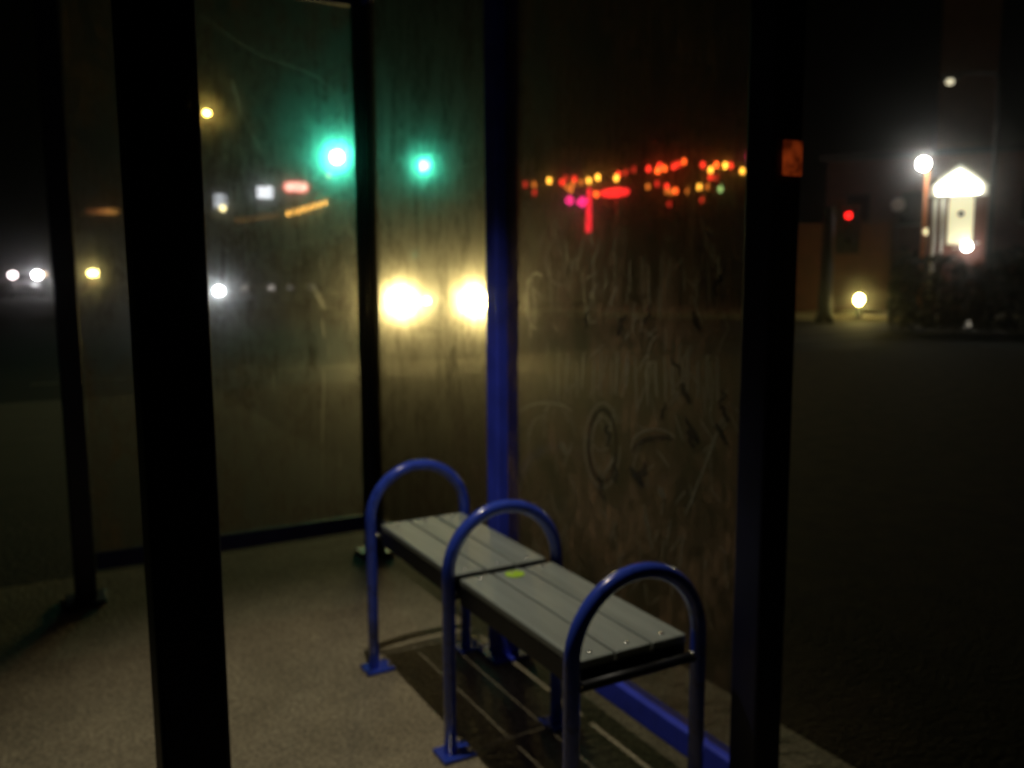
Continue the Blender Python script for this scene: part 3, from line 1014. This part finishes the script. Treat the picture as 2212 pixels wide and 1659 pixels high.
wood_pole(1118, DS + .2, 6.0, 'dark wooden pole at the left end of the string lights')
wood_pole(1487, DS + .2, 6.8, 'dark wooden pole where the two upper string lights meet')
wood_pole(1635, DS + .2, 6.9, 'dark wooden pole behind the near right post')

# neon signs and a red light smear below the strings
q = at(*c3(580, 530), DS - 1)
t = thing('neon_sign', 'hot pink neon sign left of a tall red smear of light', 'neon sign', (q.x, q.y, -.12), face_cam(q), 'neon signs below the string lights')
z = q.z + .12
part('backing', M_black, t, B((0, .08, z), (1.15, .06, .62)))
part('post', M_pole, t, T([(0, .14, 0), (0, .14, z)], .05))
pk = emit('neon_pink', (1, .02, .22), 5)
part('neon_tube', pk, t, T([(-.42, 0, z + .05), (-.30, 0, z + .17), (-.16, 0, z + .05), (-.30, 0, z - .1), (-.42, 0, z + .05)], .04, seg=8))
part('neon_tube', pk, t, T([(.02, 0, z - .05), (.16, 0, z + .12), (.32, 0, z + .02), (.2, 0, z - .16), (.02, 0, z - .05)], .05, seg=8))
q = at(*c3(656, 590), DS - 1.5)
t = thing('neon_sign', 'tall thin smear of red light below the string lights, built as a glowing bar', 'neon sign', (q.x, q.y, -.12), face_cam(q), 'neon signs below the string lights')  # added stand-in for a smear of red light, not a sign
z = q.z + .12; hh = 290 / 2.765 * .8848 / FPX * (DS - 1.5) / 2
part('post', M_pole, t, T([(0, .12, 0), (0, .12, z + hh)], .05))
part('neon_tube', emit('red_light_smear', (1, .012, .03), 2.6), t, T([(-.01, 0, z - hh), (.02, 0, z + hh)], [.1, .065], seg=10))  # smear of red light added as a glowing tube
q = at(*c3(842, 470), DS - 1)
t = thing('neon_sign', 'flat red neon oval right of the tall red smear of light', 'neon sign', (q.x, q.y, -.12), face_cam(q), 'neon signs below the string lights')
z = q.z + .12
part('post', M_pole, t, T([(0, .12, 0), (0, .12, z)], .05))
part('backing', M_black, t, B((0, .1, z), (1.1, .05, .5)))
part('neon_tube', emit('neon_red_oval', (1, .02, .02), 3.0), t, T([(.5 * math.cos(a * math.pi / 8) - .05, 0, z + .10 * math.sin(a * math.pi / 8) + .03 * math.cos(a * math.pi / 8)) for a in range(17)], .06, seg=8))

# ================================================================ ADDED HAZE (LAMP GLOW)
hz = bpy.data.materials.new('lamp_glow_haze')
hz.use_nodes = True
hn = hz.node_tree
hn.nodes.remove(hn.nodes['Principled BSDF'])
pv = hn.nodes.new('ShaderNodeVolumePrincipled')  # thin air added to put lens glow round the lamps
pv.inputs['Color'].default_value = (.95, .95, .95, 1)
pv.inputs['Density'].default_value = .0034
pv.inputs['Anisotropy'].default_value = .985
hn.links.new(pv.outputs[0], hn.nodes['Material Output'].inputs['Volume'])
bm = bmesh.new()
box(bm, (20, 40, 9.5), (360, 360, 22))
ho = obj('glow_haze', bm, hz)
ho['kind'] = 'stuff'
